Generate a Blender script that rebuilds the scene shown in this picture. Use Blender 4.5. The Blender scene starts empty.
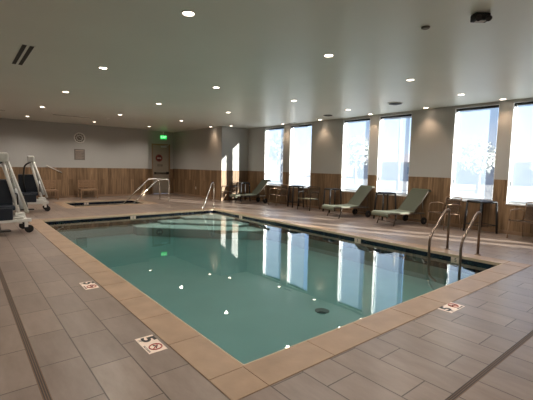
import bpy, bmesh, math, random
from mathutils import Vector, Matrix
random.seed(7)
S = bpy.context.scene
COL = S.collection
PI = math.pi

# ------------------------------------------------------------------ render look
S.view_settings.view_transform = 'Standard'
S.view_settings.look = 'None'
S.view_settings.gamma = 1
S.view_settings.exposure = 1.28
S.view_settings.use_curve_mapping = False
S.cycles.use_denoising = True
S.cycles.max_bounces = 10
S.cycles.diffuse_bounces = 5
S.cycles.glossy_bounces = 4
S.cycles.transparent_max_bounces = 16
S.cycles.sample_clamp_indirect = 6
S.cycles.caustics_reflective = False
S.cycles.caustics_refractive = False

# ------------------------------------------------------------------ materials
def lin(c):
    return tuple(((v/255)/12.92 if v/255 <= .04045 else ((v/255+.055)/1.055)**2.4) for v in c)

def mat(name, rgb, rough=.5, metal=0, spec=.5, var=0.0, vscale=8, bump=0.0, bscale=60, island=0.0, sheen=0):
    m = bpy.data.materials.new(name); m.use_nodes = True
    nt = m.node_tree; b = nt.nodes['Principled BSDF']
    c = lin(rgb)
    b.inputs['Roughness'].default_value = rough
    b.inputs['Metallic'].default_value = metal
    b.inputs['Specular IOR Level'].default_value = spec
    tc = nt.nodes.new('ShaderNodeTexCoord')
    n = nt.nodes.new('ShaderNodeTexNoise'); n.inputs['Scale'].default_value = vscale; n.inputs['Detail'].default_value = 5
    nt.links.new(tc.outputs['Object'], n.inputs['Vector'])
    r = nt.nodes.new('ShaderNodeValToRGB')
    v = max(var, .02)
    r.color_ramp.elements[0].position = .3; r.color_ramp.elements[1].position = .7
    r.color_ramp.elements[0].color = (*[x*(1-v) for x in c], 1)
    r.color_ramp.elements[1].color = (*[min(1, x*(1+v)) for x in c], 1)
    nt.links.new(n.outputs['Fac'], r.inputs['Fac'])
    out = r.outputs['Color']
    if island:
        g = nt.nodes.new('ShaderNodeNewGeometry')
        h = nt.nodes.new('ShaderNodeHueSaturation')
        mr = nt.nodes.new('ShaderNodeMapRange')
        mr.inputs['To Min'].default_value = 1-island; mr.inputs['To Max'].default_value = 1+island
        nt.links.new(g.outputs['Random Per Island'], mr.inputs['Value'])
        nt.links.new(mr.outputs['Result'], h.inputs['Value'])
        nt.links.new(out, h.inputs['Color']); out = h.outputs['Color']
    nt.links.new(out, b.inputs['Base Color'])
    if bump:
        n2 = nt.nodes.new('ShaderNodeTexNoise'); n2.inputs['Scale'].default_value = bscale
        nt.links.new(tc.outputs['Object'], n2.inputs['Vector'])
        bp = nt.nodes.new('ShaderNodeBump'); bp.inputs['Strength'].default_value = bump; bp.inputs['Distance'].default_value = .01
        nt.links.new(n2.outputs['Fac'], bp.inputs['Height']); nt.links.new(bp.outputs['Normal'], b.inputs['Normal'])
    return m

def mat_emit(name, rgb, strength):
    m = bpy.data.materials.new(name); m.use_nodes = True
    b = m.node_tree.nodes['Principled BSDF']
    b.inputs['Base Color'].default_value = (*lin(rgb), 1)
    b.inputs['Emission Color'].default_value = (*lin(rgb), 1)
    b.inputs['Emission Strength'].default_value = strength
    return m

def mat_floor():
    m = bpy.data.materials.new('deck porcelain tile'); m.use_nodes = True
    nt = m.node_tree; b = nt.nodes['Principled BSDF']
    tc = nt.nodes.new('ShaderNodeTexCoord')
    sep = nt.nodes.new('ShaderNodeSeparateXYZ'); nt.links.new(tc.outputs['Object'], sep.inputs[0])
    def m_add(s, v):
        a = nt.nodes.new('ShaderNodeMath'); a.operation = 'ADD'; a.inputs[1].default_value = v
        nt.links.new(s, a.inputs[0]); return a.outputs[0]
    comb = nt.nodes.new('ShaderNodeCombineXYZ')
    nt.links.new(m_add(sep.outputs['Y'], -3.81+63.), comb.inputs['X'])
    nt.links.new(m_add(sep.outputs['X'], -1.335+31.5), comb.inputs['Y'])
    br = nt.nodes.new('ShaderNodeTexBrick')
    br.offset = .38; br.offset_frequency = 2; br.squash = 1
    br.inputs['Scale'].default_value = 1
    br.inputs['Mortar Size'].default_value = .005
    br.inputs['Mortar Smooth'].default_value = .1
    br.inputs['Brick Width'].default_value = .63
    br.inputs['Row Height'].default_value = .315
    br.inputs['Bias'].default_value = 0
    br.inputs['Color1'].default_value = (*lin((126, 112, 103)), 1)
    br.inputs['Color2'].default_value = (*lin((140, 124, 113)), 1)
    br.inputs['Mortar'].default_value = (*lin((72, 58, 48)), 1)
    nt.links.new(comb.outputs[0], br.inputs['Vector'])
    n = nt.nodes.new('ShaderNodeTexNoise'); n.inputs['Scale'].default_value = 2.2; n.inputs['Detail'].default_value = 8; n.inputs['Roughness'].default_value = .65
    nt.links.new(tc.outputs['Object'], n.inputs['Vector'])
    mp = nt.nodes.new('ShaderNodeMapping'); mp.inputs['Scale'].default_value = (3, .8, 1)
    nt.links.new(tc.outputs['Object'], mp.inputs['Vector']); nt.links.new(mp.outputs[0], n.inputs['Vector'])
    r = nt.nodes.new('ShaderNodeValToRGB')
    r.color_ramp.elements[0].position = .3; r.color_ramp.elements[0].color = (.74, .71, .68, 1)
    r.color_ramp.elements[1].position = .7; r.color_ramp.elements[1].color = (1.12, 1.12, 1.12, 1)
    nt.links.new(n.outputs['Fac'], r.inputs['Fac'])
    mx = nt.nodes.new('ShaderNodeMix'); mx.data_type = 'RGBA'; mx.blend_type = 'MULTIPLY'; mx.inputs['Factor'].default_value = 1
    nt.links.new(br.outputs['Color'], mx.inputs[6]); nt.links.new(r.outputs['Color'], mx.inputs[7])
    nt.links.new(mx.outputs[2], b.inputs['Base Color'])
    rr = nt.nodes.new('ShaderNodeMapRange'); rr.inputs['To Min'].default_value = .26; rr.inputs['To Max'].default_value = .42
    nt.links.new(n.outputs['Fac'], rr.inputs['Value']); nt.links.new(rr.outputs[0], b.inputs['Roughness'])
    bp = nt.nodes.new('ShaderNodeBump'); bp.inputs['Strength'].default_value = .5; bp.inputs['Distance'].default_value = .003; bp.invert = True
    nt.links.new(br.outputs['Fac'], bp.inputs['Height']); nt.links.new(bp.outputs['Normal'], b.inputs['Normal'])
    b.inputs['Specular IOR Level'].default_value = .5
    return m

def mat_wood(name, axis):
    """vertical plank wainscot; axis = the horizontal axis running along the wall"""
    m = bpy.data.materials.new(name); m.use_nodes = True
    nt = m.node_tree; b = nt.nodes['Principled BSDF']
    tc = nt.nodes.new('ShaderNodeTexCoord')
    sep = nt.nodes.new('ShaderNodeSeparateXYZ'); nt.links.new(tc.outputs['Object'], sep.inputs[0])
    comb = nt.nodes.new('ShaderNodeCombineXYZ')
    az = nt.nodes.new('ShaderNodeMath'); az.operation = 'ADD'; az.inputs[1].default_value = 40.2; nt.links.new(sep.outputs['Z'], az.inputs[0])
    ah = nt.nodes.new('ShaderNodeMath'); ah.operation = 'ADD'; ah.inputs[1].default_value = 40; nt.links.new(sep.outputs[axis], ah.inputs[0])
    nt.links.new(az.outputs[0], comb.inputs['X']); nt.links.new(ah.outputs[0], comb.inputs['Y'])
    br = nt.nodes.new('ShaderNodeTexBrick'); br.offset = .37; br.offset_frequency = 3
    br.inputs['Scale'].default_value = 1; br.inputs['Mortar Size'].default_value = .0018
    br.inputs['Brick Width'].default_value = 1.6; br.inputs['Row Height'].default_value = .152
    br.inputs['Color1'].default_value = (*lin((120, 95, 68)), 1)
    br.inputs['Color2'].default_value = (*lin((160, 131, 100)), 1)
    br.inputs['Mortar'].default_value = (*lin((70, 48, 34)), 1)
    nt.links.new(comb.outputs[0], br.inputs['Vector'])
    mp = nt.nodes.new('ShaderNodeMapping'); mp.inputs['Scale'].default_value = (22, 22, 1.3)
    nt.links.new(tc.outputs['Object'], mp.inputs['Vector'])
    n = nt.nodes.new('ShaderNodeTexNoise'); n.inputs['Scale'].default_value = 1; n.inputs['Detail'].default_value = 6; n.inputs['Distortion'].default_value = .6
    nt.links.new(mp.outputs[0], n.inputs['Vector'])
    r = nt.nodes.new('ShaderNodeValToRGB')
    r.color_ramp.elements[0].position = .3; r.color_ramp.elements[0].color = (.48, .44, .40, 1)
    r.color_ramp.elements[1].position = .68; r.color_ramp.elements[1].color = (1.1, 1.08, 1.05, 1)
    nt.links.new(n.outputs['Fac'], r.inputs['Fac'])
    mx = nt.nodes.new('ShaderNodeMix'); mx.data_type = 'RGBA'; mx.blend_type = 'MULTIPLY'; mx.inputs['Factor'].default_value = 1
    nt.links.new(br.outputs['Color'], mx.inputs[6]); nt.links.new(r.outputs['Color'], mx.inputs[7])
    nt.links.new(mx.outputs[2], b.inputs['Base Color'])
    b.inputs['Roughness'].default_value = .55
    return m

def schlick(nt, f0, pw=5):
    lw = nt.nodes.new('ShaderNodeLayerWeight')
    p = nt.nodes.new('ShaderNodeMath'); p.operation = 'POWER'; p.inputs[1].default_value = pw
    nt.links.new(lw.outputs['Facing'], p.inputs[0]); lw.inputs['Blend'].default_value = .5
    mr = nt.nodes.new('ShaderNodeMapRange'); mr.inputs['To Min'].default_value = f0; mr.inputs['To Max'].default_value = 1
    nt.links.new(p.outputs[0], mr.inputs['Value'])
    return mr

def mat_water():
    m = bpy.data.materials.new('pool water'); m.use_nodes = True
    nt = m.node_tree; nt.nodes.clear()
    o = nt.nodes.new('ShaderNodeOutputMaterial')
    tr = nt.nodes.new('ShaderNodeBsdfTransparent'); tr.inputs[0].default_value = (.97, 1, .99, 1)
    gl = nt.nodes.new('ShaderNodeBsdfGlossy'); gl.inputs['Roughness'].default_value = .012
    fr = schlick(nt, .05, 4)
    tc = nt.nodes.new('ShaderNodeTexCoord')
    n = nt.nodes.new('ShaderNodeTexNoise'); n.inputs['Scale'].default_value = 1.3; n.inputs['Detail'].default_value = 2
    nt.links.new(tc.outputs['Object'], n.inputs['Vector'])
    bp = nt.nodes.new('ShaderNodeBump'); bp.inputs['Strength'].default_value = .12; bp.inputs['Distance'].default_value = .01
    nt.links.new(n.outputs['Fac'], bp.inputs['Height'])
    nt.links.new(bp.outputs['Normal'], gl.inputs['Normal'])
    mix = nt.nodes.new('ShaderNodeMixShader')
    nt.links.new(fr.outputs[0], mix.inputs[0]); nt.links.new(tr.outputs[0], mix.inputs[1]); nt.links.new(gl.outputs[0], mix.inputs[2])
    nt.links.new(mix.outputs[0], o.inputs['Surface'])
    va = nt.nodes.new('ShaderNodeVolumeAbsorption'); va.inputs['Color'].default_value = (.50, .78, .76, 1); va.inputs['Density'].default_value = WATER_D
    nt.links.new(va.outputs[0], o.inputs['Volume'])
    return m
WATER_D = .95

def mat_glass():
    m = bpy.data.materials.new('window glass'); m.use_nodes = True
    nt = m.node_tree; nt.nodes.clear()
    o = nt.nodes.new('ShaderNodeOutputMaterial')
    tr = nt.nodes.new('ShaderNodeBsdfTransparent'); tr.inputs[0].default_value = (.93, .96, .97, 1)
    gl = nt.nodes.new('ShaderNodeBsdfGlossy'); gl.inputs['Roughness'].default_value = .01
    fr = schlick(nt, .02)
    mix = nt.nodes.new('ShaderNodeMixShader')
    nt.links.new(fr.outputs[0], mix.inputs[0]); nt.links.new(tr.outputs[0], mix.inputs[1]); nt.links.new(gl.outputs[0], mix.inputs[2])
    nt.links.new(mix.outputs[0], o.inputs['Surface'])
    return m

def mat_shade():
    m = bpy.data.materials.new('solar shade mesh'); m.use_nodes = True
    nt = m.node_tree; nt.nodes.clear()
    o = nt.nodes.new('ShaderNodeOutputMaterial')
    tr = nt.nodes.new('ShaderNodeBsdfTransparent'); tr.inputs[0].default_value = (1, 1, 1, 1)
    tl = nt.nodes.new('ShaderNodeBsdfTranslucent'); tl.inputs[0].default_value = (.24, .29, .34, 1)
    df = nt.nodes.new('ShaderNodeBsdfDiffuse'); df.inputs[0].default_value = (.8, .8, .8, 1)
    m1 = nt.nodes.new('ShaderNodeMixShader'); m1.inputs[0].default_value = .35
    nt.links.new(tl.outputs[0], m1.inputs[1]); nt.links.new(df.outputs[0], m1.inputs[2])
    mix = nt.nodes.new('ShaderNodeMixShader'); mix.inputs[0].default_value = .63
    nt.links.new(tr.outputs[0], mix.inputs[1]); nt.links.new(m1.outputs[0], mix.inputs[2])
    nt.links.new(mix.outputs[0], o.inputs['Surface'])
    return m

def mat_band():
    m = bpy.data.materials.new('waterline mosaic'); m.use_nodes = True
    nt = m.node_tree; b = nt.nodes['Principled BSDF']
    tc = nt.nodes.new('ShaderNodeTexCoord')
    mp = nt.nodes.new('ShaderNodeMapping'); mp.inputs['Scale'].default_value = (13.3, 13.3, 13.3)
    nt.links.new(tc.outputs['Object'], mp.inputs[0])
    v = nt.nodes.new('ShaderNodeTexVoronoi'); v.distance = 'CHEBYCHEV'; v.inputs['Randomness'].default_value = 0; v.inputs['Scale'].default_value = 1
    nt.links.new(mp.outputs[0], v.inputs['Vector'])
    r = nt.nodes.new('ShaderNodeMix'); r.data_type = 'RGBA'
    r.inputs[6].default_value = (.006, .008, .018, 1); r.inputs[7].default_value = (.012, .017, .035, 1)
    nt.links.new(v.outputs['Color'], r.inputs['Factor'])
    nt.links.new(r.outputs[2], b.inputs['Base Color'])
    b.inputs['Roughness'].default_value = .2
    return m

M = {
 'floor': mat_floor(),
 'coping': mat('coping tan porcelain', (152, 126, 102), .42, var=.14, vscale=4, bump=.08, bscale=30, island=.05),
 'grout': mat('grout', (120, 98, 80), .8),
 'edge': mat('coping edge grout', (190, 172, 146), .5),
 'wall': mat('warm grey wall paint', (176, 175, 171), .75, var=.02, vscale=1, bump=.03, bscale=120),
 'ceiling': mat('ceiling paint', (222, 223, 214), .4, var=.025, vscale=.8, bump=.35, bscale=1.6, spec=.6),
 'wood_y': mat_wood('oak plank wainscot along y', 'Y'),
 'wood_x': mat_wood('oak plank wainscot along x', 'X'),
 'white': mat('white paint', (225, 225, 222), .45),
 'sill': mat('white sill', (222, 222, 220), .35),
 'frame': mat('window frame aluminium', (190, 192, 194), .4, metal=.3),
 'dark': mat('dark charcoal', (34, 33, 32), .5),
 'black': mat('black powder coat', (18, 17, 17), .6),
 'steel': mat('polished steel', (205, 200, 192), .2, metal=1),
 'bronze': mat('bronzed steel rail', (128, 112, 100), .38, metal=1, var=.08),
 'taupe': mat('taupe powder coat', (150, 124, 100), .4, metal=.3),
 'green': mat('sage green sling mesh', (74, 78, 62), .8, var=.07, vscale=40, bump=.2, bscale=300),
 'greenseat': mat('pale sage sling mesh', (150, 152, 128), .8, var=.07, vscale=40, bump=.2, bscale=300),
 'seatgreen': mat('lighter sage sling mesh', (112, 116, 98), .8, var=.07, vscale=40, bump=.2, bscale=300),  # lounger seat sling, a lighter tone than the backrest
 'brownsling': mat('brown sling mesh', (84, 64, 48), .8, var=.1, vscale=40, bump=.2, bscale=300),
 'darktaupe': mat('dark bronze powder coat', (84, 74, 62), .6),
 'rubber': mat('black rubber', (20, 20, 20), .7),
 'lift': mat('white powder coat', (222, 220, 214), .38, var=.03),
 'navy': mat('navy blue plastic', (24, 32, 44), .4),
 'greycover': mat('grey cover fabric', (140, 134, 124), .8, var=.1, vscale=12),
 'plaster': mat('pool plaster', (136, 152, 152), .7, var=.05, vscale=2),
 'step': mat('white lit step plaster', (238, 244, 242), .6, var=.03, vscale=2),  # white plaster, whitened further in place of light on the treads
 'band': mat_band(),
 'sign': mat('cream ceramic tile', (232, 212, 196), .35, var=.04),
 'ink': mat('black ink', (28, 24, 22), .5),
 'red': mat('red print', (168, 66, 56), .5),
 'door': mat('grey beige door paint', (158, 148, 134), .5, var=.02),
 'drain': mat('drain grate bronze', (64, 54, 47), .45, metal=.4),
 'teak': mat('weathered tan slats', (150, 120, 92), .6, var=.15, vscale=14),
 'panel': mat('taupe placard', (116, 108, 100), .5),
 'panelink': mat('placard lines', (166, 150, 136), .5),
 'trimring': mat('downlight trim', (226, 224, 220), .4),
 'lens': mat_emit('downlight lens', (255, 236, 214), 6),
 'exit': mat_emit('exit sign green', (30, 190, 80), .55),
 'exitletter': mat_emit('exit sign letters', (170, 255, 190), .8),
 'glass': mat_glass(), 'shade': mat_shade(), 'water': mat_water(),
 'ground': mat('dry ground', (116, 114, 108), .9, var=.15, vscale=.3),
 'leaf': mat('haze-tinted foliage', (168, 172, 164), .85, var=.12, vscale=3),  # leaf colour paled toward grey to imitate haze through the shades
 'bark': mat('bark', (150, 140, 130), .9, var=.2),
 'stucco': mat('haze-tinted pale stucco', (176, 172, 164), .9, var=.03),  # house wall colour kept pale to imitate haze
 'roof': mat('haze-tinted terracotta roof', (170, 156, 148), .85, var=.1),  # roof colour washed out, haze put into the paint
 'winglass': mat('haze-tinted house window', (120, 126, 132), .2),  # house glass lifted to grey, standing in for haze
 'outlet': mat('outlet plate', (214, 208, 198), .4),
 'doorsign': mat('dark red disc', (92, 44, 44), .5),
}

def seethrough(m, fac):
    nt = m.node_tree; o = [n for n in nt.nodes if n.type == 'OUTPUT_MATERIAL'][0]; b = nt.nodes['Principled BSDF']
    tr = nt.nodes.new('ShaderNodeBsdfTransparent'); mx = nt.nodes.new('ShaderNodeMixShader'); mx.inputs[0].default_value = fac
    nt.links.new(b.outputs[0], mx.inputs[1]); nt.links.new(tr.outputs[0], mx.inputs[2]); nt.links.new(mx.outputs[0], o.inputs['Surface'])
seethrough(M['brownsling'], .4)
# ------------------------------------------------------------------ mesh helpers
class MB:
    def __init__(s): s.bm = bmesh.new()
    def box(s, x0, x1, y0, y1, z0, z1, mx=None, bev=0):
        bm = bmesh.new()
        vs = [bm.verts.new((x, y, z)) for x in (x0, x1) for y in (y0, y1) for z in (z0, z1)]
        for f in ((0, 1, 3, 2), (4, 6, 7, 5), (0, 4, 5, 1), (2, 3, 7, 6), (0, 2, 6, 4), (1, 5, 7, 3)):
            bm.faces.new([vs[i] for i in f])
        if bev: bmesh.ops.bevel(bm, geom=bm.edges[:], offset=bev, segments=2, affect='EDGES', profile=.6)
        s._merge(bm, mx); return s
    def _merge(s, bm, mx=None):
        if mx is not None: bm.transform(mx)
        me = bpy.data.meshes.new('tmp'); bm.to_mesh(me); bm.free(); s.bm.from_mesh(me); bpy.data.meshes.remove(me)
    def tube(s, pts, r, seg=10, closed=False, r1=None):
        pts = [Vector(p) for p in pts]; n = len(pts)
        bm = bmesh.new(); rings = []
        up = None
        for i, p in enumerate(pts):
            if closed: d = pts[(i+1) % n]-pts[i-1]
            elif i == 0: d = pts[1]-pts[0]
            elif i == n-1: d = pts[-1]-pts[-2]
            else: d = (pts[i+1]-p).normalized()+(p-pts[i-1]).normalized()
            d.normalize()
            if up is None:
                up = Vector((0, 0, 1)) if abs(d.z) < .9 else Vector((0, 1, 0))
            a = up-d*up.dot(d)
            if a.length < 1e-4: a = Vector((1, 0, 0))-d*d.x
            a.normalize(); up = a; b = d.cross(a)
            rr = r if r1 is None else r+(r1-r)*i/(n-1)
            rings.append([bm.verts.new(p+(a*math.cos(t)+b*math.sin(t))*rr) for t in [2*PI*k/seg for k in range(seg)]])
        m = n if closed else n-1
        for i in range(m):
            A, B = rings[i], rings[(i+1) % n]
            for k in range(seg):
                bm.faces.new((A[k], A[(k+1) % seg], B[(k+1) % seg], B[k]))
        if not closed:
            bm.faces.new(rings[0][::-1]); bm.faces.new(rings[-1])
        for f in bm.faces: f.smooth = True
        s._merge(bm); return s
    def lathe(s, prof, seg=32, mx=None):
        """prof: list of (r, z)"""
        bm = bmesh.new(); rings = []
        for r, z in prof:
            rings.append([bm.verts.new((r*math.cos(2*PI*k/seg), r*math.sin(2*PI*k/seg), z)) for k in range(seg)])
        for A, B in zip(rings, rings[1:]):
            for k in range(seg):
                bm.faces.new((A[k], A[(k+1) % seg], B[(k+1) % seg], B[k]))
        bm.faces.new(rings[0][::-1]); bm.faces.new(rings[-1])
        s._merge(bm, mx); return s
    def strip(s, prof, y0, y1, th):
        """sheet following an x-z profile, width y0..y1, thickness th"""
        bm = bmesh.new(); P = [Vector((x, 0, z)) for x, z in prof]; rows = []
        for i, p in enumerate(P):
            d = (P[min(i+1, len(P)-1)]-P[max(i-1, 0)]).normalized(); nrm = Vector((-d.z, 0, d.x))*th/2
            rows.append([bm.verts.new((p+nrm)+Vector((0, y, 0))) for y in (y0, y1)]+[bm.verts.new((p-nrm)+Vector((0, y, 0))) for y in (y1, y0)])
        for A, B in zip(rows, rows[1:]):
            for k in range(4): bm.faces.new((A[k], A[(k+1) % 4], B[(k+1) % 4], B[k]))
        bm.faces.new(rows[0][::-1]); bm.faces.new(rows[-1])
        s._merge(bm); return s
    def prism(s, poly, z0, z1, mx=None):
        bm = bmesh.new()
        a = [bm.verts.new((x, y, z0)) for x, y in poly]; b = [bm.verts.new((x, y, z1)) for x, y in poly]
        n = len(poly)
        bm.faces.new(a[::-1]); bm.faces.new(b)
        for i in range(n): bm.faces.new((a[i], a[(i+1) % n], b[(i+1) % n], b[i]))
        s._merge(bm, mx); return s
    def build(s, name, m, parent=None, loc=None, smooth=False):
        bmesh.ops.recalc_face_normals(s.bm, faces=s.bm.faces[:])
        me = bpy.data.meshes.new(name); s.bm.to_mesh(me); s.bm.free()
        me.materials.append(M[m] if isinstance(m, str) else m)
        if smooth:
            for p in me.polygons: p.use_smooth = True
        o = bpy.data.objects.new(name, me); COL.objects.link(o)
        if parent is not None: o.parent = parent
        if loc is not None: o.location = loc
        return o

def fillet(pts, r, n=6):
    pts = [Vector(p) for p in pts]; out = [pts[0]]
    for i in range(1, len(pts)-1):
        a, p, b = pts[i-1], pts[i], pts[i+1]
        q = min(r, (a-p).length*.49, (b-p).length*.49)
        s0 = p+(a-p).normalized()*q; s1 = p+(b-p).normalized()*q
        for k in range(n+1):
            t = k/n; out.append(s0*(1-t)**2+p*2*t*(1-t)+s1*t*t)
    out.append(pts[-1]); return out

def thing(name, label, cat, loc=(0, 0, 0), rz=0, group=None):
    o = bpy.data.objects.new(name, None); o.empty_display_size = .1; COL.objects.link(o)
    o.location = loc; o.rotation_euler = (0, 0, rz); o['label'] = label; o['category'] = cat
    if group: o['group'] = group
    return o
def tag(o, label, cat, group=None, kind=None):
    o['label'] = label; o['category'] = cat
    if group: o['group'] = group
    if kind: o['kind'] = kind
    return o
def struct(o, label=None, cat=None):
    o['kind'] = 'structure'
    if label: o['label'] = label
    if cat: o['category'] = cat
    return o
def dup(root, loc, rz, label, group=None, name=None):
    r = root.copy(); COL.objects.link(r); r.location = loc; r.rotation_euler = (0, 0, rz); r['label'] = label
    if group: r['group'] = group
    for ch in list(root.children):
        c = ch.copy(); COL.objects.link(c); c.parent = r
        for g in list(ch.children):
            d = g.copy(); COL.objects.link(d); d.parent = c
    return r
def text_mb(body, size, depth=.002, bold=0):
    cu = bpy.data.curves.new('t', 'FONT'); cu.body = body; cu.size = size; cu.extrude = depth/2
    cu.offset = bold; cu.align_x = 'CENTER'; cu.align_y = 'CENTER'
    o = bpy.data.objects.new('t', cu); COL.objects.link(o)
    dg = bpy.context.evaluated_depsgraph_get(); dg.update()
    me = bpy.data.meshes.new_from_object(o.evaluated_get(dg))
    bpy.data.objects.remove(o); 
    mb = MB(); mb.bm.from_mesh(me); bpy.data.meshes.remove(me); return mb

# ------------------------------------------------------------------ dimensions
XW, YB, ZC = 10.445, 18.5, 3.266          # window wall, back wall, ceiling
XL, YF = -3.2, -2.6                        # left wall, wall behind the camera
PX0, PX1, PY0, PY1 = 1.64, 6.99, 2.25, 11.48   # pool opening
CW = .305
SX0, SX1, SY0, SY1 = 3.1, 5.8, 14.45, 16.35    # spa opening
XR, YR = 9.0, 14.17                        # corner block at the far right
ZWN = 1.31
ZWAT = -.09

# ------------------------------------------------------------------ floor with two openings
def deck(mb, x0, x1, y0, y1): mb.box(x0, x1, y0, y1, -.12, 0)
mb = MB()
px0, px1, py0, py1 = PX0-CW, PX1+CW, PY0-CW-.01, PY1+CW
sx0, sx1, sy0, sy1 = SX0-CW, SX1+CW, SY0-CW, SY1+CW
deck(mb, XL, XW+.25, YF, py0); deck(mb, XL, px0, py0, py1); deck(mb, px1, XW+.25, py0, py1)
deck(mb, XL, XW+.25, py1, sy0); deck(mb, XL, sx0, sy0, sy1); deck(mb, sx1, XW+.25, sy0, sy1)
deck(mb, XL, XW+.25, sy1, 19.2)
fl = struct(mb.build('floor', 'floor'))

# ------------------------------------------------------------------ coping
def coping(name, X0, X1, Y0, Y1, yanch, xanch, L):
    mb = MB(); g = .003; w = CW; zt, zb = .006, -.045; ov = .012
    def slab(x0, x1, y0, y1): mb.box(x0+g/2, x1-g/2, y0+g/2, y1-g/2, zb, zt, bev=.006)
    def spans(a, b, anch):
        k = math.floor((a-anch)/L); e = [a]
        while True:
            k += 1; v = anch+k*L
            if v >= b-.08: break
            if v > a+.08: e.append(v)
        e.append(b); return list(zip(e, e[1:]))
    for a, b in spans(Y0, Y1, yanch):
        slab(X0-w, X0+ov, a, b); slab(X1-ov, X1+w, a, b)
    for a, b in spans(X0, X1, xanch):
        slab(a, b, Y0-w-.01, Y0+ov); slab(a, b, Y1-ov, Y1+w)
    for cx in ((X0-w, X0), (X1, X1+w)):
        slab(*cx, Y0-w-.01, Y0); slab(*cx, Y1, Y1+w)
    c = struct(mb.build(name, 'coping'))
    mb = MB(); e = .004       # grout bed and the pale bullnose line
    for x0, x1, y0, y1 in ((X0-w, X0, Y0-w-.01, Y1+w), (X1, X1+w, Y0-w-.01, Y1+w), (X0, X1, Y0-w-.01, Y0), (X0, X1, Y1, Y1+w)):
        mb.box(x0, x1, y0, y1, -.12, .001)
    mb.build('grout_bed', 'grout', c)
    mb = MB()
    for x0, x1, y0, y1 in ((X0+ov, X0+ov+.012, Y0+ov, Y1-ov), (X1-ov-.012, X1-ov, Y0+ov, Y1-ov), (X0+ov, X1-ov, Y0+ov, Y0+ov+.012), (X0+ov, X1-ov, Y1-ov-.012, Y1-ov)):
        mb.box(x0, x1, y0, y1, -.045, .0055, bev=.003)
    mb.build('edge_strip', 'edge', c)
    return c
coping('trim_1', PX0, PX1, PY0, PY1, 2.27, 1.69, .655)
coping('trim_2', SX0, SX1, SY0, SY1, SY0, SX0, .655)

# ------------------------------------------------------------------ pool and spa shells
def basin(name, X0, X1, Y0, Y1, depth, m):
    mb = MB(); t = .15
    mb.box(X0-t, X0, Y0-t, Y1+t, -depth-.1, -.13); mb.box(X1, X1+t, Y0-t, Y1+t, -depth-.1, -.13)
    mb.box(X0, X1, Y0-t, Y0, -depth-.1, -.13); mb.box(X0, X1, Y1, Y1+t, -depth-.1, -.13)
    mb.box(X0, X1, Y0, Y1, -depth-.1, -depth)
    b = struct(mb.build(name, m))
    mb = MB(); d = .008; zt, zb = -.045, -.3
    mb.box(X0-.1, X0+d, Y0, Y1, zb, zt); mb.box(X1-d, X1+.1, Y0, Y1, zb, zt)
    mb.box(X0, X1, Y0-.1, Y0+d, zb, zt); mb.box(X0, X1, Y1-d, Y1+.1, zb, zt)
    mb.build('waterline_tile', 'band', b)
    return b
pool = basin('pool_basin', PX0, PX1, PY0, PY1, .6, 'plaster')
spa = basin('spa_basin', SX0, SX1, SY0, SY1, .95, 'band')
# corner entry steps, treads cut across the far right corner
for i, (leg, z) in enumerate(((2.9, -.33), (2.1, -.25), (1.3, -.17))):
    xx, yy = PX1-.009, PY1-.009
    q = leg*.72
    poly = [(xx, yy), (xx-leg, yy), (xx-leg, yy-.35), (xx-q, yy-leg*.42), (xx-leg*.42, yy-q), (xx-.35, yy-leg), (xx, yy-leg)]
    st_ = MB().prism(poly, -.59, z-.02).build('step', 'plaster', pool); MB().prism(poly, z-.02, z).build('tread', 'step', st_)

def water(name, X0, X1, Y0, Y1, depth):
    mb = MB(); e = .02
    mb.box(X0-e+.02+.009, X1+e-.02-.009, Y0-e+.02+.009, Y1+e-.02-.009, -depth-.02, ZWAT)
    return mb.build(name, 'water')
tag(water('pool_water', PX0, PX1, PY0, PY1, .6), 'calm teal water filling the large rectangular swimming pool', 'water', kind='stuff')
tag(water('spa_water', SX0, SX1, SY0, SY1, .95), 'dark water in the small sunken spa near the back wall', 'water', kind='stuff')
mb = MB(); mb.lathe([(.11, -.6), (.11, -.595), (.09, -.59)], 24, Matrix.Translation((4.15, 3.7, 0)))
mb.build('bottom_drain', 'dark', pool)

# ------------------------------------------------------------------ linear drains in the deck
def drain(name, label, x0, x1, y0, y1, alongy):
    t = thing(name, label, 'drain', ((x0+x1)/2, (y0+y1)/2, 0))
    cx, cy = (x0+x1)/2, (y0+y1)/2
    MB().box(x0-cx, x1-cx, y0-cy, y1-cy, -.01, .0015).build('channel', 'grout', t)
    mb = MB()
    for k in range(3):
        if alongy:
            a = x0-cx+.006+k*.0145; mb.box(a, a+.009, y0-cy, y1-cy, .0015, .003)
        else:
            a = y0-cy+.006+k*.0145; mb.box(x0-cx, x1-cx, a, a+.009, .0015, .003)
    mb.build('grate', 'drain', t)
drain('linear_drain', 'long narrow slot drain in the deck along the left side of the pool', .365, .415, 1.09, 17.5, True)
drain('linear_drain', 'narrow slot drain crossing the deck tiles at the near end of the pool', .43, 10.3, 1.045, 1.09, False)

# ------------------------------------------------------------------ ceiling and plain walls
struct(MB().box(XL-.2, XW+.25, YF-.2, 19.2, ZC, ZC+.15).build('ceiling', 'ceiling'))
struct(MB().box(XL-.2, XL, YF, YB, 0, ZC).build('wall_left', 'wall'))
struct(MB().box(XL-.2, XW, YF-.2, YF, 0, ZC).build('wall_front', 'wall'))
mb = MB(); mb.box(XL-.2, 7.4, YB, YB+.7, 0, ZC)
mb.box(7.4, 7.84, 19.0, 19.2, 0, ZC); mb.box(8.76, XR, 19.0, 19.2, 0, ZC); mb.box(7.84, 8.76, 19.0, 19.2, 2.6, ZC)
struct(mb.build('wall_back', 'wall'))
struct(MB().box(XR, XW+.2, YR, 19.2, 0, ZC).build('wall_alcove', 'wall'))
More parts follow.
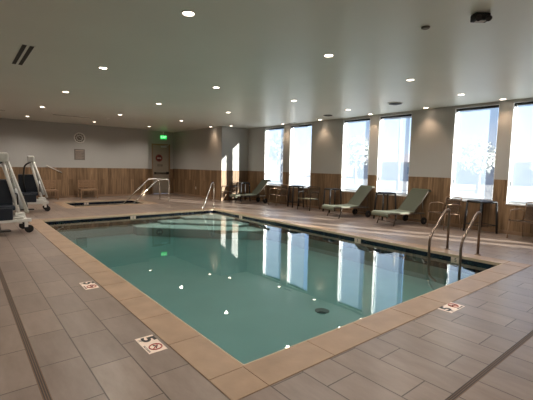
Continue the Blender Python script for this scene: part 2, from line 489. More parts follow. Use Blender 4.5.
# wainscots
w = .012
mb = MB(); mb.box(XL, 7.4, YB-w, YB, 0, ZWN); mb.box(XL, 7.4, YB-w-.006, YB, ZWN, ZWN+.02)
mb.box(7.4, 7.79, 19.0-w, 19.0, 0, ZWN); mb.box(8.81, XR-w, 19.0-w, 19.0, 0, ZWN)
struct(mb.build('trim_3', 'wood_x'))
mb = MB(); mb.box(XR-w, XR, YR-w, 19.0, 0, ZWN); mb.box(XR-w-.006, XR, YR-w-.006, 19.0, ZWN, ZWN+.02)
mb.box(7.4, 7.4+w, YB, 19.0-w, 0, ZWN)
struct(mb.build('trim_4', 'wood_y'))
struct(MB().box(XR, XW, YR-w, YR, 0, ZWN).box(XR, XW, YR-w-.006, YR, ZWN, ZWN+.02).build('trim_5', 'wood_x'))
struct(MB().box(XL, XL+w, YF, YB-w, 0, ZWN).build('trim_6', 'wood_y'))
# baseboards
bb = .09
struct(MB().box(XL, 7.4, YB-w-.008, YB-w, 0, bb).build('baseboard_back', 'taupe'))
struct(MB().box(XR-w-.008, XR-w, YR-w, 19, 0, bb).build('baseboard_alcove', 'taupe'))

# ------------------------------------------------------------------ window wall
WINS = [(11.72, 12.95), (10.12, 11.33), (7.50, 8.62), (6.05, 7.17), (3.72, 4.80), (2.30, 3.42), (-.35, .80), (-1.75, -.65)]
Z0, Z1 = .74, 3.2
T = .16
mb = MB()
edges = sorted(WINS)
y = YF
for a, b in edges:
    mb.box(XW, XW+T, y, a, 0, ZC); y = b
    mb.box(XW, XW+T, a, b, 0, Z0); mb.box(XW, XW+T, a, b, Z1, ZC)
mb.box(XW, XW+T, y, YR+.1, 0, ZC)
struct(mb.build('wall_right', 'wall'))
mb = MB(); y = YF
for a, b in edges:
    mb.box(XW-w, XW, y, a, 0, ZWN); mb.box(XW-w-.006, XW, y, a, ZWN, ZWN+.02); y = b
    mb.box(XW-w, XW, a, b, 0, Z0-.02)
mb.box(XW-w, XW, y, YR-w, 0, ZWN); mb.box(XW-w-.006, XW, y, YR-w, ZWN, ZWN+.02)
struct(mb.build('trim_7', 'wood_y'))
struct(MB().box(XW-w-.008, XW-w, YF, YR-w, 0, bb).build('baseboard_right', 'taupe'))
GAPS = [.06, .3, .05, .1, .05, .05, .05, .05]
SHLAB = ['translucent white roller shade in the farthest window, by the far corner',
         'white roller shade in the second window from the far corner, sky gap beside it',
         'white roller shade in the window directly behind the middle lounger',
         'white roller shade behind the nearest lounger, utility pole seen through it',
         'white roller shade in the tall window behind the tall black stool on the right',
         'white roller shade in the window nearest the right edge of the photo',
         'white roller shade in a window behind the camera', 'white roller shade in the last window behind the camera']
for i, (a, b) in enumerate(WINS):
    ym = (a+b)/2
    # lining and frame
    mb = MB(); x0, x1 = XW-.004, XW+T
    mb.box(x0, x1, a, a+.012, Z0, Z1); mb.box(x0, x1, b-.012, b, Z0, Z1); mb.box(x0, x1, a, b, Z1-.012, Z1); mb.box(XW-.03, x1, a, b, Z0-.02, Z0+.012)
    fr = MB(); f = .03; fx0, fx1 = XW+.115, XW+.155
    fr.box(fx0, fx1, a+.012, a+.012+f, Z0+.012, Z1-.012); fr.box(fx0, fx1, b-.012-f, b-.012, Z0+.012, Z1-.012)
    fr.box(fx0, fx1, a+.012+f, b-.012-f, Z0+.012, Z0+.012+f); fr.box(fx0, fx1, a+.012+f, b-.012-f, Z1-.012-f, Z1-.012)
    wn = struct(mb.build('window_%d' % (i+1), 'sill'))
    fr.build('window_frame', 'frame', wn)
    MB().box(XW+.132, XW+.137, a+.04, b-.04, Z0+.04, Z1-.04).build('pane', 'glass', wn)
    if i >= 6: pass
    # roller shade
    t = thing('roller_shade', SHLAB[i], 'window shade', (XW+.075, ym, Z0), group='roller shades in the window wall')
    h = Z1-Z0; ya, yb = a-ym+GAPS[i], b-ym-.03
    mb = MB(); mb.bm.faces.new([mb.bm.verts.new(v) for v in ((0, ya, .06), (0, yb, .06), (0, yb, h-.06), (0, ya, h-.06))]); mb.build('fabric', 'shade', t)
    MB().tube([(0, a-ym+.015, h-.045), (0, b-ym-.015, h-.045)], .03, 12).build('roller_tube', 'dark', t)
    MB().box(-.008, .008, ya, yb, .045, .07).build('bottom_bar', 'frame', t)
    mb = MB(); mb.tube([(-.045, yb-.02, h-.06), (-.045, yb-.02, .55)], .004, 6); mb.box(-.056, -.036, yb-.032, yb-.008, .42, .55)
    mb.build('pull_chain', 'dark', t)
    # daylight portal
    if 1:
        L = bpy.data.lights.new('daylight_portal', 'AREA'); L.shape = 'RECTANGLE'; L.size = b-a; L.size_y = Z1-Z0
        L.cycles.is_portal = True
        lo = bpy.data.objects.new('daylight_portal', L); COL.objects.link(lo)
        lo.location = (XW+T+.02, ym, (Z0+Z1)/2); lo.rotation_euler = (PI/2, 0, PI/2)
        lo.rotation_euler = Vector((-1, 0, 0)).to_track_quat('-Z', 'Y').to_euler()

# ------------------------------------------------------------------ door in the alcove
d = struct(MB().box(7.86, 8.74, 19.02, 19.07, .01, 2.55).build('door_1', 'door'))
mb = MB(); mb.box(7.79, 7.86, 18.985, 19.1, 0, 2.62); mb.box(8.74, 8.81, 18.985, 19.1, 0, 2.62); mb.box(7.86, 8.74, 18.985, 19.1, 2.55, 2.62)
mb.build('door_frame', 'taupe', d)
mb = MB(); mb.box(7.95, 8.72, 18.95, 18.99, 1.07, 1.12, bev=.006); mb.box(7.93, 8.02, 18.96, 19.02, 1.05, 1.14); mb.box(8.6, 8.73, 18.955, 19.02, 1.03, 1.16, bev=.01)
mb.build('panic_bar', 'dark', d)
mb = MB(); mb.box(8.3, 8.6, 18.96, 19.02, 2.44, 2.52, bev=.01); mb.tube([(8.45, 18.96, 2.52), (8.62, 18.93, 2.56), (8.74, 18.97, 2.59)], .01, 8)
mb.build('door_closer', 'frame', d)
t = thing('no_smoking_sign', 'dark red round sign fixed to the upper part of the alcove door', 'sign', (8.2, 19.018, 1.88))
RX = Matrix.Rotation(PI/2, 4, 'X')
MB().lathe([(.19, 0), (.19, .01)], 32, RX).build('disc', 'doorsign', t)
mb = MB(); mb.tube([(.165*math.cos(a*PI/16), -.012, .165*math.sin(a*PI/16)) for a in range(32)], .012, 6, closed=True)
mb.tube([(-.11, -.012, .11), (.11, -.012, -.11)], .012, 6); mb.build('ring', 'red', t)
MB().box(-.1, .11, -.016, -.010, -.025, .02).build('cigarette', 'outlet', t)
t = thing('door_notice', 'small pale notice below the round sign on the alcove door', 'sign', (8.25, 19.018, 1.5))
MB().box(-.14, .14, -.006, 0, -.06, .06).build('plate', 'panel', t)
mb = MB()
for k in range(3): mb.box(-.11, .11-.03*k, -.009, -.005, .025-k*.032, .037-k*.032)
mb.build('lines', 'panelink', t)
# exit sign
t = thing('exit_sign', 'glowing green EXIT sign hung over the alcove door', 'sign', (8.18, 18.4, 2.93))
MB().box(-.17, .17, -.02, .02, -.1, .1, bev=.008).build('housing', 'exit', t)
tx = text_mb('EXIT', .15, .004); tx.bm.transform(Matrix.Translation((0, -.023, 0)) @ RX); tx.build('lettering', 'exitletter', t)
MB().lathe([(.05, 0), (.05, ZC-2.93-.1)], 16, Matrix.Translation((0, 0, .1)) @ Matrix.Scale(.5, 4, (0, 1, 0)) @ Matrix.Scale(.4, 4, (1, 0, 0))).build('stem', 'white', t)

# ------------------------------------------------------------------ clock and placard on back wall
t = thing('wall_clock', 'round silver ringed clock high on the grey back wall', 'clock', (4.25, YB, 2.66))
def ring(R, r, y): return MB().tube([(R*math.cos(a*PI/24), y, R*math.sin(a*PI/24)) for a in range(48)], r, 8, closed=True)
MB().lathe([(.2, 0), (.2, .02)], 40, RX).build('face', 'panel', t)
ring(.215, .026, -.03).build('outer_ring', 'lift', t)
ring(.12, .014, -.03).build('inner_ring', 'lift', t)
mb = MB(); mb.tube([(0, -.045, 0), (-.06, -.045, .06)], .008, 6); mb.tube([(0, -.045, 0), (.14, -.045, -.03)], .006, 6); mb.build('hands', 'lift', t)
for k in range(12):
    a = k*PI/6; MB().tube([(.15*math.cos(a), -.022, .15*math.sin(a)), (.19*math.cos(a), -.022, .19*math.sin(a))], .006, 6).build('hour_mark', 'lift', t)
t = thing('rules_placard', 'square taupe placard with lines of text under the clock', 'sign', (4.24, YB+.001, 1.92))
MB().box(-.22, .22, -.012, 0, -.24, .24, bev=.003).build('board', 'panel', t)
mb = MB(); mb.box(-.17, .17, -.016, -.011, .15, .19)
for k in range(8): mb.box(-.17, .17-.05*((k*7) % 3), -.016, -.011, .10-k*.04, .112-k*.04)
mb.build('text_lines', 'panelink', t)
t = thing('wall_outlet', 'small white outlet plate low on the alcove side wall', 'outlet', (XR-w, 16.48, .43))
MB().box(-.008, 0, -.04, .04, -.06, .06, bev=.003).build('cover_plate', 'outlet', t)
MB().box(-.010, -.007, -.015, .015, .012, .038).build('socket', 'panel', t); MB().box(-.010, -.007, -.015, .015, -.038, -.012).build('socket', 'panel', t)
t = thing('rescue_pole', 'short pale bar slanting across the oak wainscot of the back wall', 'rescue pole', (3.2, YB-.04, 1.24))
MB().tube([(-.3, 0, .17), (.3, 0, -.13)], .022, 10).build('bar', 'outlet', t)
MB().box(-.2, -.17, 0, .04, .08, .13).build('bracket', 'taupe', t); MB().box(.17, .2, 0, .04, -.09, -.05).build('bracket', 'taupe', t)

# ------------------------------------------------------------------ ceiling fixtures
LABDL = {}
def downlight(x, y, label, first=[None]):
    if first[0] is None:
        t = thing('downlight', label, 'ceiling light', (x, y, ZC), group='recessed downlights')
        mb = MB(); seg = 32
        mb.lathe([(.085, 0), (.085, -.006), (.078, -.009), (.064, -.004), (.064, 0)], seg); mb.build('trim_ring', 'trimring', t)
        MB().lathe([(.062, -.001), (.062, -.004), (.03, -.0045)], seg).build('lens', 'lens', t)
        first[0] = t; return t
    return dup(first[0], (x, y, ZC), 0, label)
def spot(x, y, e=60, ang=150, blend=.8, col=(1, .90, .80)):
    L = bpy.data.lights.new('downlight_lamp', 'SPOT'); L.energy = e; L.spot_size = math.radians(ang); L.spot_blend = blend
    L.color = col; L.shadow_soft_size = .05
    o = bpy.data.objects.new('downlight_lamp', L); COL.objects.link(o); o.location = (x, y, ZC-.02)
SPOT_E = 60
GX = {2.1: 'left', 4.48: 'middle', 6.83: 'right'}
GY = [(4.03, 'nearest'), (7.3, 'second'), (10.38, 'third'), (13.7, 'fourth'), (16.93, 'farthest')]
rown = {2.1: 'over the left pool edge', 4.48: 'over the middle of the pool', 6.83: 'over the window side of the pool'}
for gx in (2.1, 4.48, 6.83):
    for gy, nm in GY:
        downlight(gx, gy, 'lit round recessed downlight, %s of the row running %s' % (nm, rown[gx])); spot(gx, gy, SPOT_E)
downlight(8.95, 4.0, 'lit downlight above the stool and chair by the right windows'); spot(8.95, 4, SPOT_E)
downlight(9.0, 7.27, 'faint downlight above the middle lounger'); spot(9, 7.27, SPOT_E)
downlight(9.2, 13.75, 'faint downlight by the sunlit far corner wall'); 
WL = [(10.2, 5.5, 'small downlight washing the pier right of the nearest lounger'), (10.2, 9.5, 'small downlight washing the wide pier right of the second window'),
      (10.2, 3.57, 'downlight washing the pier between the two rightmost windows'), (10.2, 7.34, 'downlight washing the narrow pier between the middle pair of windows'),
      (10.2, 11.52, 'downlight washing the narrow pier between the farthest pair of windows'), (8.78, 14.75, 'downlight washing the alcove side wall near its corner')]
for x, y, l in WL:
    downlight(x, y, l); spot(x, y, 13, 100, .8, (1, .70, .48))
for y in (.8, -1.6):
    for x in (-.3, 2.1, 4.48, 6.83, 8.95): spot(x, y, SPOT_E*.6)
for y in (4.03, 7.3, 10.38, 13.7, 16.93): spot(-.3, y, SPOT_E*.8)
# slot diffusers
def slot(x0, x1, y0, y1, label, alongy=True):
    t = thing('slot_diffuser', label, 'air vent', ((x0+x1)/2, (y0+y1)/2, ZC), group='linear slot diffusers')
    lx, ly = (x1-x0)/2, (y1-y0)/2
    MB().box(-lx, lx, -ly, ly, -.006, 0).build('frame', 'ceiling', t)
    for s in (-1, 1):
        mb = MB()
        if alongy: mb.box(s*lx*.5-lx*.3, s*lx*.5+lx*.3, -ly+.01, ly-.01, -.009, -.005)
        else: mb.box(-lx+.01, lx-.01, s*ly*.5-ly*.3, s*ly*.5+ly*.3, -.009, -.005)
        mb.build('slot', 'black', t)
slot(.78, .97, 6.68, 8.1, 'pair of bold black air slots in the ceiling at upper left')
slot(10.13, 10.27, 10.75, 11.2, 'short slot vent over the second window from the far corner')
slot(2.7, 4.0, 15.5, 15.56, 'thin dark slot vent in the ceiling near the back wall', False)
slot(-.2, 1.3, 15.55, 15.61, 'thin dark slot vent in the ceiling at the left edge near the back', False)
# round speakers / detectors
t = thing('ceiling_speaker', 'round ceiling speaker with white rim and dark grille above the nearest lounger', 'speaker', (8.97, 5.69, ZC), group=None)
MB().lathe([(.19, 0), (.19, -.01), (.14, -.014), (.14, 0)], 32).build('rim', 'trimring', t)
MB().lathe([(.165, -.002), (.165, -.02), (.06, -.04)], 32).build('grille', 'black', t)
t = thing('ceiling_speaker', 'dark round ceiling speaker in front of the wide pier', 'speaker', (9.5, 8.5, ZC))
MB().lathe([(.15, 0), (.15, -.012), (.12, -.02), (.05, -.025)], 32).build('grille', 'dark', t)
t = thing('smoke_detector', 'small round grey detector on the ceiling at upper right', 'detector', (4.45, 2.46, ZC))
MB().lathe([(.05, 0), (.05, -.015), (.035, -.024)], 24).build('cap', 'panel', t)
t = thing('sprinkler_head', 'small pale sprinkler cover in the ceiling near the back wall', 'sprinkler', (4.44, 15.1, ZC))
MB().lathe([(.11, 0), (.11, -.01), (.05, -.03), (.02, -.05)], 20).build('cap', 'trimring', t)
t = thing('emergency_light', 'black boxy fixture on the ceiling at the top right of the photo', 'ceiling fixture', (4.53, 1.87, ZC), rz=math.radians(-38))
MB().box(-.085, .085, -.055, .055, -.075, 0, bev=.012).build('housing', 'black', t)
for s in (-1, 1):
    mb = MB(); mb.lathe([(.018, 0), (.032, -.025), (.032, -.04)], 16, Matrix.Translation((s*.055, -.045, -.045)) @ Matrix.Rotation(-.8, 4, 'X')); mb.build('lamp_head', 'black', t)
MB().box(-.05, .05, -.03, .03, -.08, -.074).build('lens_plate', 'panelink', t)

# ------------------------------------------------------------------ deck signs
def deck_sign(x, y, rz, label, body='5'):
    t = thing('depth_marker', label, 'sign', (x, y, 0), rz, group='deck depth markers')
    MB().box(-.165, .165, -.08, .08, .0, .003, bev=.001).build('tile', 'sign', t)
    tx = text_mb(body, .16, .001, .006); tx.bm.transform(Matrix.Translation((-.095, .012, .0036)) @ Matrix.Scale(1.3, 4, (1, 0, 0))); tx.build('digit', 'ink', t)
    tx = text_mb('FT', .04, .001); tx.bm.transform(Matrix.Translation((-.1, -.063, .0036))); tx.build('unit', 'ink', t)
    mb = MB(); c = Vector((.075, .012, .004))
    mb.tube([c+Vector((.052*math.cos(a*PI/16), .052*math.sin(a*PI/16), 0)) for a in range(32)], .006, 6, closed=True)
    mb.tube([c+Vector((-.038, .038, 0)), c+Vector((.038, -.038, 0))], .005, 6); mb.build('prohibition_ring', 'red', t)
    mb = MB(); mb.tube([c+Vector((-.03, -.01, 0)), c+Vector((.0, .012, 0)), c+Vector((.03, -.005, 0))], .005, 6)
    mb.lathe([(.008, .003), (.008, .005)], 10, Matrix.Translation((.068, .028, 0))); mb.build('diver', 'ink', t)
    tx = text_mb('NO DIVING', .026, .001); tx.bm.transform(Matrix.Translation((.075, -.064, .0036))); tx.build('caption', 'ink', t)
deck_sign(1.225, 3.04, -PI/2, 'cream no diving depth tile 5 set in the deck at the near left')
deck_sign(1.225, 5.03, -PI/2, 'smaller looking cream depth tile farther along the left pool edge')
deck_sign(4.25, 1.86, 0, 'pale depth tile in the deck in front of the right handrails')
def band_marker(x, y, rz, label, n='5'):
    t = thing('waterline_marker', label, 'sign', (x, y, -.085), rz, group='depth markers at the waterline')
    MB().box(-.085, .085, -.006, 0, -.07, .04).build('tile', 'sign', t)
    tx = text_mb(n, .1, .002); tx.bm.transform(Matrix.Translation((0, -.0075, -.012)) @ RX); tx.build('digit', 'ink', t)
band_marker(PX1-.008, 9.82, -PI/2, 'cream depth tile on the right pool wall nearest the far corner')
band_marker(PX1-.008, 5.22, -PI/2, 'cream depth tile at mid length on the right pool wall')
band_marker(PX1-.008, 3.03, -PI/2, 'cream depth tile between the two near handrails')
band_marker(4.1, PY1-.008, 0, 'cream depth tile on the far pool wall')
band_marker(3.95, SY1-.008, 0, 'cream depth tile on the spa wall', '3')

# ------------------------------------------------------------------ handrails
def flange(mb, x, y, z=0): mb.lathe([(.055, z), (.055, z+.008), (.03, z+.022)], 20, Matrix.Translation((x, y, 0)))
def near_rail(y, label):
    t = thing('handrail', label, 'handrail', (7.34, y, 0), group='bronze handrails at the near right pool edge')
    p = fillet([(0, 0, 0), (0, 0, .79), (-.16, 0, .79), (-.72, 0, .31), (-.70, 0, -.38), (-.42, 0, -.55)], .13, 8)
    MB().tube(p, .022, 12).build('rail', 'bronze', t)
    mb = MB(); flange(mb, 0, 0); mb.build('flange', 'bronze', t)
near_rail(3.36, 'bronze pool handrail on the left of the near pair')
near_rail(2.80, 'bronze pool handrail on the right, closest to the pool corner')
t = thing('handrail', 'bright steel handrail over the corner steps at the far right corner of the pool', 'handrail', (7.33, 12.07, 0))
u = Vector((-.83, -.56, 0)).normalized()
p = [Vector((0, 0, 0)), Vector((0, 0, .92)), u*.16+Vector((0, 0, .92)), u*.98+Vector((0, 0, -.1)), u*1.25+Vector((0, 0, -.5))]
MB().tube(fillet(p, .12, 8), .02, 12).build('rail', 'steel', t)
mb = MB(); flange(mb, 0, 0); mb.build('flange', 'steel', t)
def spa_rail(y, x, label):
    t = thing('handrail', label, 'handrail', (x, y, 0), group='steel spa handrails')
    MB().tube(fillet([(0, 0, 0), (0, 0, .92), (-.5, 0, .92), (-1.58, 0, -.1), (-2.0, 0, -.5)], .14, 8), .022, 12).build('rail', 'steel', t)
    mb = MB(); flange(mb, 0, 0); mb.build('flange', 'steel', t)
spa_rail(15.85, 6.86, 'steel spa handrail nearer the back wall')
spa_rail(15.2, 6.99, 'steel spa handrail nearer the swimming pool')

# ------------------------------------------------------------------ loungers
def make_lounger(loc, rz, label, sl='seatgreen'):
    t = thing('sun_lounger', label, 'sun lounger', loc, rz, 'sage green sling loungers by the windows')
    hw = .31; zs = .33; xh = .92; xb, zb = 1.44, .93
    mb = MB()
    for s in (-1, 1):
        mb.tube(fillet([(.03, s*hw, zs-.06), (.03, s*hw, zs), (xh+.4, s*hw, zs-.02)], .06), .016, 10)
    mb.tube([(.03, -hw, zs-.05), (.03, hw, zs-.05)], .014, 8); mb.tube([(xh+.4, -hw, zs-.02), (xh+.4, hw, zs-.02)], .014, 8)
    mb.build('frame', 'darktaupe', t)
    prof = [(-.01, zs-.075), (-.035, zs-.05), (-.035, zs-.01), (-.01, zs+.02), (.08, zs+.035)]+[(.08+(xh-.08)*k/10, zs+.035-.022*math.sin(PI*k/10)) for k in range(1, 11)]
    MB().strip(prof, -hw-.005, hw+.005, .022).build('seat', sl, t, smooth=False)
    dx, dz = xb-xh, zb-zs
    prof = [(xh+dx*k/8+.03*math.sin(PI*k/8), zs+.03+dz*k/8) for k in range(9)]+[(xb+.03, zb+.05), (xb+.08, zb+.035), (xb+.1, zb-.02)]
    MB().strip(prof, -hw+.01, hw-.01, .022).build('backrest', 'green', t)
    mb = MB()
    for s in (-1, 1):
        mb.tube(fillet([(xh, s*hw, zs), (xb, s*hw, zb+.02), (xb+.1, s*hw, zb)], .05), .014, 8)
        mb.tube([(xh+.38, s*(hw-.03), zs-.01), (xh+dx*.62, s*(hw-.03), zs+dz*.6)], .009, 8)
    mb.tube([(xb+.1, -hw, zb), (xb+.1, hw, zb)], .012, 8)
    mb.build('back_frame', 'darktaupe', t)
    for s in (-1, 1):
        MB().tube([(.3, s*hw, zs-.01), (.18, s*(hw+.01), .0)], .014, 8).build('leg', 'darktaupe', t)
        MB().tube([(xh+.28, s*(hw-.02), zs-.01), (xh+.36, s*(hw-.02), .1)], .013, 8).build('leg', 'darktaupe', t)
        wh = MB().lathe([(.05, -.02), (.1, -.018), (.105, 0), (.1, .018), (.05, .02)], 24, Matrix.Translation((xh+.36, s*(hw+.03), .105)) @ RX).build('wheel', 'rubber', t)
        MB().lathe([(.03, -.024), (.03, .024)], 16, Matrix.Translation((xh+.36, s*(hw+.03), .105)) @ RX).build('hub', 'darktaupe', wh)
    MB().tube([(.22, -hw, .1), (.22, hw, .1)], .01, 8).build('crossbar', 'darktaupe', t)
    MB().tube([(xh+.36, -hw-.04, .105), (xh+.36, hw+.04, .105)], .01, 8).build('axle', 'darktaupe', t)
    return t
LA = make_lounger((8.88, 7.80, 0), math.radians(-15), 'sage green sling lounger in the middle of the three, between two tall black stools')
LB = dup(LA, (8.93, 5.96, 0), math.radians(-14), 'nearest and largest sage green lounger, in front of the right middle window')
LC = dup(LA, (8.75, 12.82, 0), math.radians(-12), 'farthest sage green lounger near the sunlit corner wall')

# ------------------------------------------------------------------ sling chairs
def make_chair(loc, rz, label, fm='taupe', seat='brownsling', back='brownsling', group='low sling armchairs along the windows'):
    """faces local +x"""
    t = thing('patio_armchair', label, 'chair', loc, rz, group)
    w_ = .29; r = .012
    for s in (-1, 1):
        MB().tube([(.27, s*w_, .0), (.24, s*w_, .42)], r, 8).build('leg', fm, t)
        MB().tube([(-.30, s*w_, .0), (-.22, s*w_, .40)], r, 8).build('leg', fm, t)
        MB().tube(fillet([(.24, s*w_, .42), (.22, s*w_, .655), (-.1, s*w_, .665), (-.27, s*w_, .62)], .06), r, 8).build('armrest', fm, t)
    mb = MB()
    mb.tube(fillet([(-.20, -w_+.02, .38), (-.31, -w_+.02, .83), (-.31, w_-.02, .83), (-.20, w_-.02, .38)], .07), r, 8); mb.build('back_frame', fm, t)
    mb = MB()
    for s in (-1, 1): mb.tube([(.27, s*(w_-.01), .42), (-.22, s*(w_-.01), .39)], r, 8)
    mb.tube([(.27, -w_, .42), (.27, w_, .42)], r, 8); mb.tube([(-.21, -w_, .39), (-.21, w_, .39)], r, 8); mb.build('seat_frame', fm, t)
    prof = [(.285, .415), (.28, .435)]+[(.27-.48*k/8, .435-.03*k/8-.02*math.sin(PI*k/8)) for k in range(1, 9)]
    MB().strip(prof, -w_+.015, w_-.015, .012).build('seat', seat, t)
    prof = [(-.215-.09*k/6-.02*math.sin(PI*k/6), .42+.37*k/6) for k in range(7)]
    MB().strip(prof, -w_+.035, w_-.035, .01).build('backrest', back, t)
    return t
CH = make_chair((9.95, 4.70, 0), PI-math.radians(20), 'bronze armchair left of the tall stool below the right windows')
dup(CH, (9.98, 2.78, 0), PI-math.radians(16), 'bronze armchair at the right edge of the photo')
dup(CH, (9.95, 11.42, 0), PI-math.radians(10), 'tan armchair under the pier between the two farthest windows')
make_chair((9.85, 9.62, 0), PI+math.radians(5), 'armchair with pale sage seat and dark frame between two black stools', 'black', 'greenseat', 'brownsling')
make_chair((9.15, 13.72, 0), PI+math.radians(5), 'dark framed armchair in the far corner behind the farthest lounger', 'black', 'brownsling', 'brownsling')

# ------------------------------------------------------------------ tall black stools
def make_stool(loc, rz, label, a=.21, h=.76, st=1):
    t = thing('bar_stool', label, 'stool', loc, rz, 'tall square black metal stools')
    r = .026
    for sx in (-1, 1):
        for sy in (-1, 1):
            MB().tube([(sx*(a+.03), sy*(a+.03), 0), (sx*a, sy*a, h-.04)], r, 10).build('leg', 'black', t)
    for s in (-1, 1):
        pass
    mb = MB()
    for s in (-1, 1):
        mb.tube(fillet([(s*a, -a, h-.1), (s*a, -a, h-.015), (s*a, a, h-.015), (s*a, a, h-.1)], .05), r, 10)
        mb.tube(fillet([(-a, s*a, h-.1), (-a, s*a, h-.015), (a, s*a, h-.015), (a, s*a, h-.1)], .05), r, 10)
    mb.build('top_frame', 'black', t)
    MB().box(-a+.005, a-.005, -a+.005, a-.005, h-.03, h+.006, bev=.008).build('seat', 'black', t)
    mb = MB(); q = a+.022
    mb.tube([(-q, -q, .2), (q, -q, .2), (q, q, .2), (-q, q, .2)], .010, 8, closed=True)
    mb.build('footrest', 'black', t)
    return t
ST = make_stool((10.1, 3.84, 0), math.radians(-26), 'tall black square stool between two bronze armchairs at the right', .225, .79)
S2 = make_stool((10.05, 6.55, 0), math.radians(-24), 'tall black stool between the two nearer loungers', .2, .82)
dup(S2, (10.08, 8.68, 0), math.radians(-20), 'tall black stool behind the foot of the middle lounger')
dup(S2, (10.1, 10.55, 0), math.radians(-20), 'tall black stool between the tan armchair and the pale seated armchair')
dup(S2, (9.74, 13.55, 0), math.radians(-8), 'tall black stool behind the farthest lounger near the corner')

# ------------------------------------------------------------------ slatted chairs at the back wall
def make_slat(loc, rz, label):
    """faces local -y"""
    t = thing('slatted_armchair', label, 'chair', loc, rz, 'tan slatted chairs along the back wall')
    w_ = .33
    for s in (-1, 1):
        MB().box(s*w_-.025, s*w_+.025, -.28, -.23, 0, .40).build('leg', 'teak', t)
        MB().box(s*w_-.025, s*w_+.025, .22, .27, 0, .80).build('leg', 'teak', t)
    mb = MB(); mb.box(-w_-.03, w_+.03, -.29, -.25, .34, .40)
    for k in range(7): mb.box(-w_, w_, -.25+k*.072, -.19+k*.072, .385, .405)
    mb.build('seat', 'teak', t)
    mb = MB()
    for k in range(5): mb.box(-w_, w_, .235, .255, .47+k*.07, .52+k*.07)
    mb.build('backrest', 'teak', t)
    return t
SC = make_slat((4.42, 17.95, 0), 0, 'tan slatted armchair against the back wall below the clock')
dup(SC, (2.85, 17.95, 0), 0, 'tan slatted armchair against the back wall right of the far pool lift')

# ------------------------------------------------------------------ pool lifts
def make_lift(loc, rz, label):
    t = thing('pool_lift', label, 'pool lift', loc, rz, 'white mobile pool lifts on the left deck')
    mb = MB()
    for y in (-.28, .28): mb.box(-1.25, 0, y-.035, y+.035, .24, .31, bev=.012)
    for x in (-1.2, -.62, -.09): mb.box(x-.035, x+.035, -.26, .26, .24, .31, bev=.008)
    mb.box(-.5, -.12, -.2, .2, .31, .36, bev=.02)
    mb.build('base_frame', 'lift', t)
    for x in (-.1, -1.15):
        for y in (-.3, .3):
            c = MB().box(x-.03, x+.03, y-.025, y+.025, .13, .24).tube([(x-.02, y, .2), (x+.05, y, .1)], .018, 8).build('caster', 'lift', t)
            MB().lathe([(.03, -.02), (.085, -.016), (.085, .016), (.03, .02)], 20, Matrix.Translation((x+.05, y, .085)) @ RX).build('wheel', 'rubber', c)
    # leaning mast and parallel arms
    mb = MB()
    mb.tube([(-.16, 0, .33), (-.30, 0, .95), (-.44, 0, 1.55)], .036, 12); mb.box(-.27, -.07, -.09, .09, .3, .42, bev=.02)
    mb.build('mast', 'lift', t)
    mb = MB()
    mb.tube([(-.02, -.1, .42), (-.36, -.1, 1.55)], .026, 10); mb.tube([(-.02, .1, .42), (-.36, .1, 1.55)], .026, 10)
    mb.build('parallel_arm', 'lift', t)
    mb = MB(); mb.tube([(-.12, 0, .5), (-.24, 0, .95)], .035, 12); mb.build('actuator', 'frame', t)
    MB().tube([(-.24, 0, .95), (-.34, 0, 1.4)], .016, 8).build('actuator_rod', 'steel', t)
    MB().box(-.52, -.34, -.1, .1, 1.54, 1.74, bev=.04).build('head', 'lift', t)
    mb = MB(); mb.tube(fillet([(-.44, -.02, 1.55), (-.6, -.02, 1.45), (-.66, -.02, 1.0), (-.60, -.02, .6)], .1), .025, 10); mb.build('seat_hanger', 'dark', t)
    # seat faces the camera side (local -y)
    mb = MB(); mb.strip([(0, 0)], 0, 0, 0) if False else None
    mb.box(-.74, -.28, -.28, .16, .50, .60, bev=.03); mb.box(-.66, -.34, -.32, -.26, .3, .56, bev=.02)
    mb.build('seat', 'navy', t)
    mb = MB(); mb.box(-.78, -.26, .12, .19, .58, 1.16, bev=.03); mb.build('backrest', 'navy', t)
    mb = MB()
    for x in (-.8, -.23): MB().tube(fillet([(x, .15, .85), (x, -.22, .85), (x, -.24, .62)], .05), .016, 8).build('armrest', 'dark', t)
    mb = MB(); mb.tube([(-.6, -.3, .34), (-.6, -.42, .12)], .02, 8); mb.box(-.78, -.42, -.56, -.36, .09, .12, bev=.01)
    mb.build('footrest', 'dark', t)
    mb = MB(); mb.tube([(-.95, .2, .3), (-.95, .2, 1.22)], .014, 8); mb.build('side_post', 'lift', t)
    MB().tube([(-.95, .2, 1.22), (-.95, .2, 1.36)], .02, 8).build('grip', 'rubber', t)
    mb = MB(); mb.box(-1.04, -.82, -.34, -.12, .31, .95, bev=.07); mb.build('battery_cover', 'greycover', t)
    return t
L1 = make_lift((2.2, 13.85, 0), math.radians(-4), 'farther white mobile pool lift with navy seat, next to the spa corner')
dup(L1, (1.18, 9.95, 0), math.radians(4), 'nearer white mobile pool lift cut by the left edge of the photo')

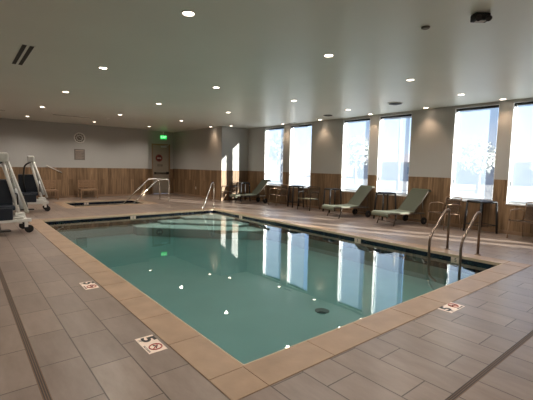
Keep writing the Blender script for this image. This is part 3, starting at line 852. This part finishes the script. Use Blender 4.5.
# ------------------------------------------------------------------ outdoors seen through the shades, trees and houses paled to imitate haze
struct(MB().box(XW+T, 160, -60, 200, -.35, -.3).build('ground', 'ground'))
t = thing('utility_pole', 'thin utility pole with a crossarm seen through a window shade', 'utility pole', (30, 18.4, -.3))
MB().tube([(0, 0, 0), (0, 0, 7.2)], .13, 10, r1=.09).build('pole', 'bark', t)
MB().box(-.06, .06, -1.1, 1.1, 6.2, 6.32).build('crossarm', 'bark', t)
for s in (-1, 0, 1): MB().lathe([(.05, 6.32), (.07, 6.4), (.04, 6.5)], 10, Matrix.Translation((0, s*.9, 0))).build('insulator', 'panel', t)
def tree(x, y, h, label, sd):
    rnd = random.Random(sd)
    t = thing('street_tree', label, 'tree', (x, y, -.3), rz=rnd.random()*6, group='trees outside the windows')
    MB().tube([(0, 0, 0), (.1, 0, h*.3), (0, .1, h*.6)], .16, 8, r1=.07).build('trunk', 'bark', t)
    bm = bmesh.new()
    for k in range(420):
        th, ph = rnd.random()*2*PI, math.acos(rnd.uniform(-1, 1)); rr = rnd.uniform(.55, 1)
        c = Vector((math.cos(th)*math.sin(ph)*h*.33*rr, math.sin(th)*math.sin(ph)*h*.33*rr, h*.66+math.cos(ph)*h*.33*rr))
        a = Vector((rnd.uniform(-1, 1), rnd.uniform(-1, 1), rnd.uniform(-1, 1))).normalized(); b_ = a.orthogonal().normalized()
        s = h*.04
        bm.faces.new([bm.verts.new(c+a*s), bm.verts.new(c+b_*s*.6), bm.verts.new(c-a*s), bm.verts.new(c-b_*s*.6)])
    mb = MB(); mb._merge(bm); mb.build('crown', 'leaf', t)
for k, (x, y, h, l) in enumerate([(34, 26, 5.5, 'haze-tinted tree outside behind the middle pair of windows'), (30, 45, 7, 'tree outside seen through the farthest window'), (30, 34, 6, 'tree outside seen through the second farthest window'),
                             (32, 12.6, 4.4, 'low tree outside seen through the window behind the right stool'), (38, 9.6, 3.8, 'low tree outside the rightmost window')]):
    tree(x, y, h, l, k+3)
def house(x, y, wd, label):
    t = thing('house', label, 'house', (x, y, -.3), group='low houses outside the windows')
    MB().box(-4, 4, -wd/2, wd/2, 0, 3).build('wall', 'stucco', t)
    MB().prism([(-4.4, 0), (0, 1.5), (4.4, 0)], -wd/2-.4, wd/2+.4, Matrix.Translation((0, 0, 3)) @ RX).build('roof', 'roof', t)
    for k in range(3):
        yy = -wd/2+wd*(k+.5)/3; MB().box(-4.04, -3.98, yy-.6, yy+.6, 1, 2.2).build('window', 'winglass', t)
house(60, 20, 12, 'low stucco house seen through the window behind the right stool')
house(62, 38, 14, 'low stucco house seen behind the utility pole')

# ------------------------------------------------------------------ sky, sun
wd = bpy.data.worlds.new('World'); S.world = wd; wd.use_nodes = True
nt = wd.node_tree; bg = nt.nodes['Background']
tc = nt.nodes.new('ShaderNodeTexCoord'); sp = nt.nodes.new('ShaderNodeSeparateXYZ'); nt.links.new(tc.outputs['Generated'], sp.inputs[0])
r = nt.nodes.new('ShaderNodeValToRGB')
r.color_ramp.elements[0].position = 0.0; r.color_ramp.elements[0].color = (.74, .80, .88, 1)
r.color_ramp.elements[1].position = .6; r.color_ramp.elements[1].color = (.14, .32, .85, 1)
e = r.color_ramp.elements.new(.12); e.color = (.44, .60, .86, 1)
nt.links.new(sp.outputs['Z'], r.inputs['Fac']); nt.links.new(r.outputs['Color'], bg.inputs['Color'])
bg.inputs['Strength'].default_value = .84
L = bpy.data.lights.new('sun', 'SUN'); L.energy = 26; L.angle = math.radians(1.0); L.color = (1, .95, .87)
so = bpy.data.objects.new('sun', L); COL.objects.link(so); so.location = (20, -10, 15)
so.rotation_euler = Vector((-.42, 1, -.36)).to_track_quat('-Z', 'Y').to_euler()

# ------------------------------------------------------------------ camera
f, yaw, pitch, roll = 376.1658536348203, 0.6858691413225997, 0.08912187405290695, 0.01896008848775678
cy, sy = math.cos(yaw), math.sin(yaw)
F = Vector((sy*math.cos(pitch), cy*math.cos(pitch), -math.sin(pitch))); R0 = Vector((cy, -sy, 0)); U0 = R0.cross(F)
c, s = math.cos(roll), math.sin(roll)
R1 = R0*c+U0*s; U1 = -R0*s+U0*c
cam = bpy.data.cameras.new('camera'); co = bpy.data.objects.new('camera', cam); COL.objects.link(co)
cam.sensor_width = 36; cam.lens = f/533*36; cam.clip_start = .05; cam.clip_end = 400
mw = Matrix((( R1.x, U1.x, -F.x, 0), (R1.y, U1.y, -F.y, 0), (R1.z, U1.z, -F.z, 1.55), (0, 0, 0, 1)))
co.matrix_world = mw
S.camera = co
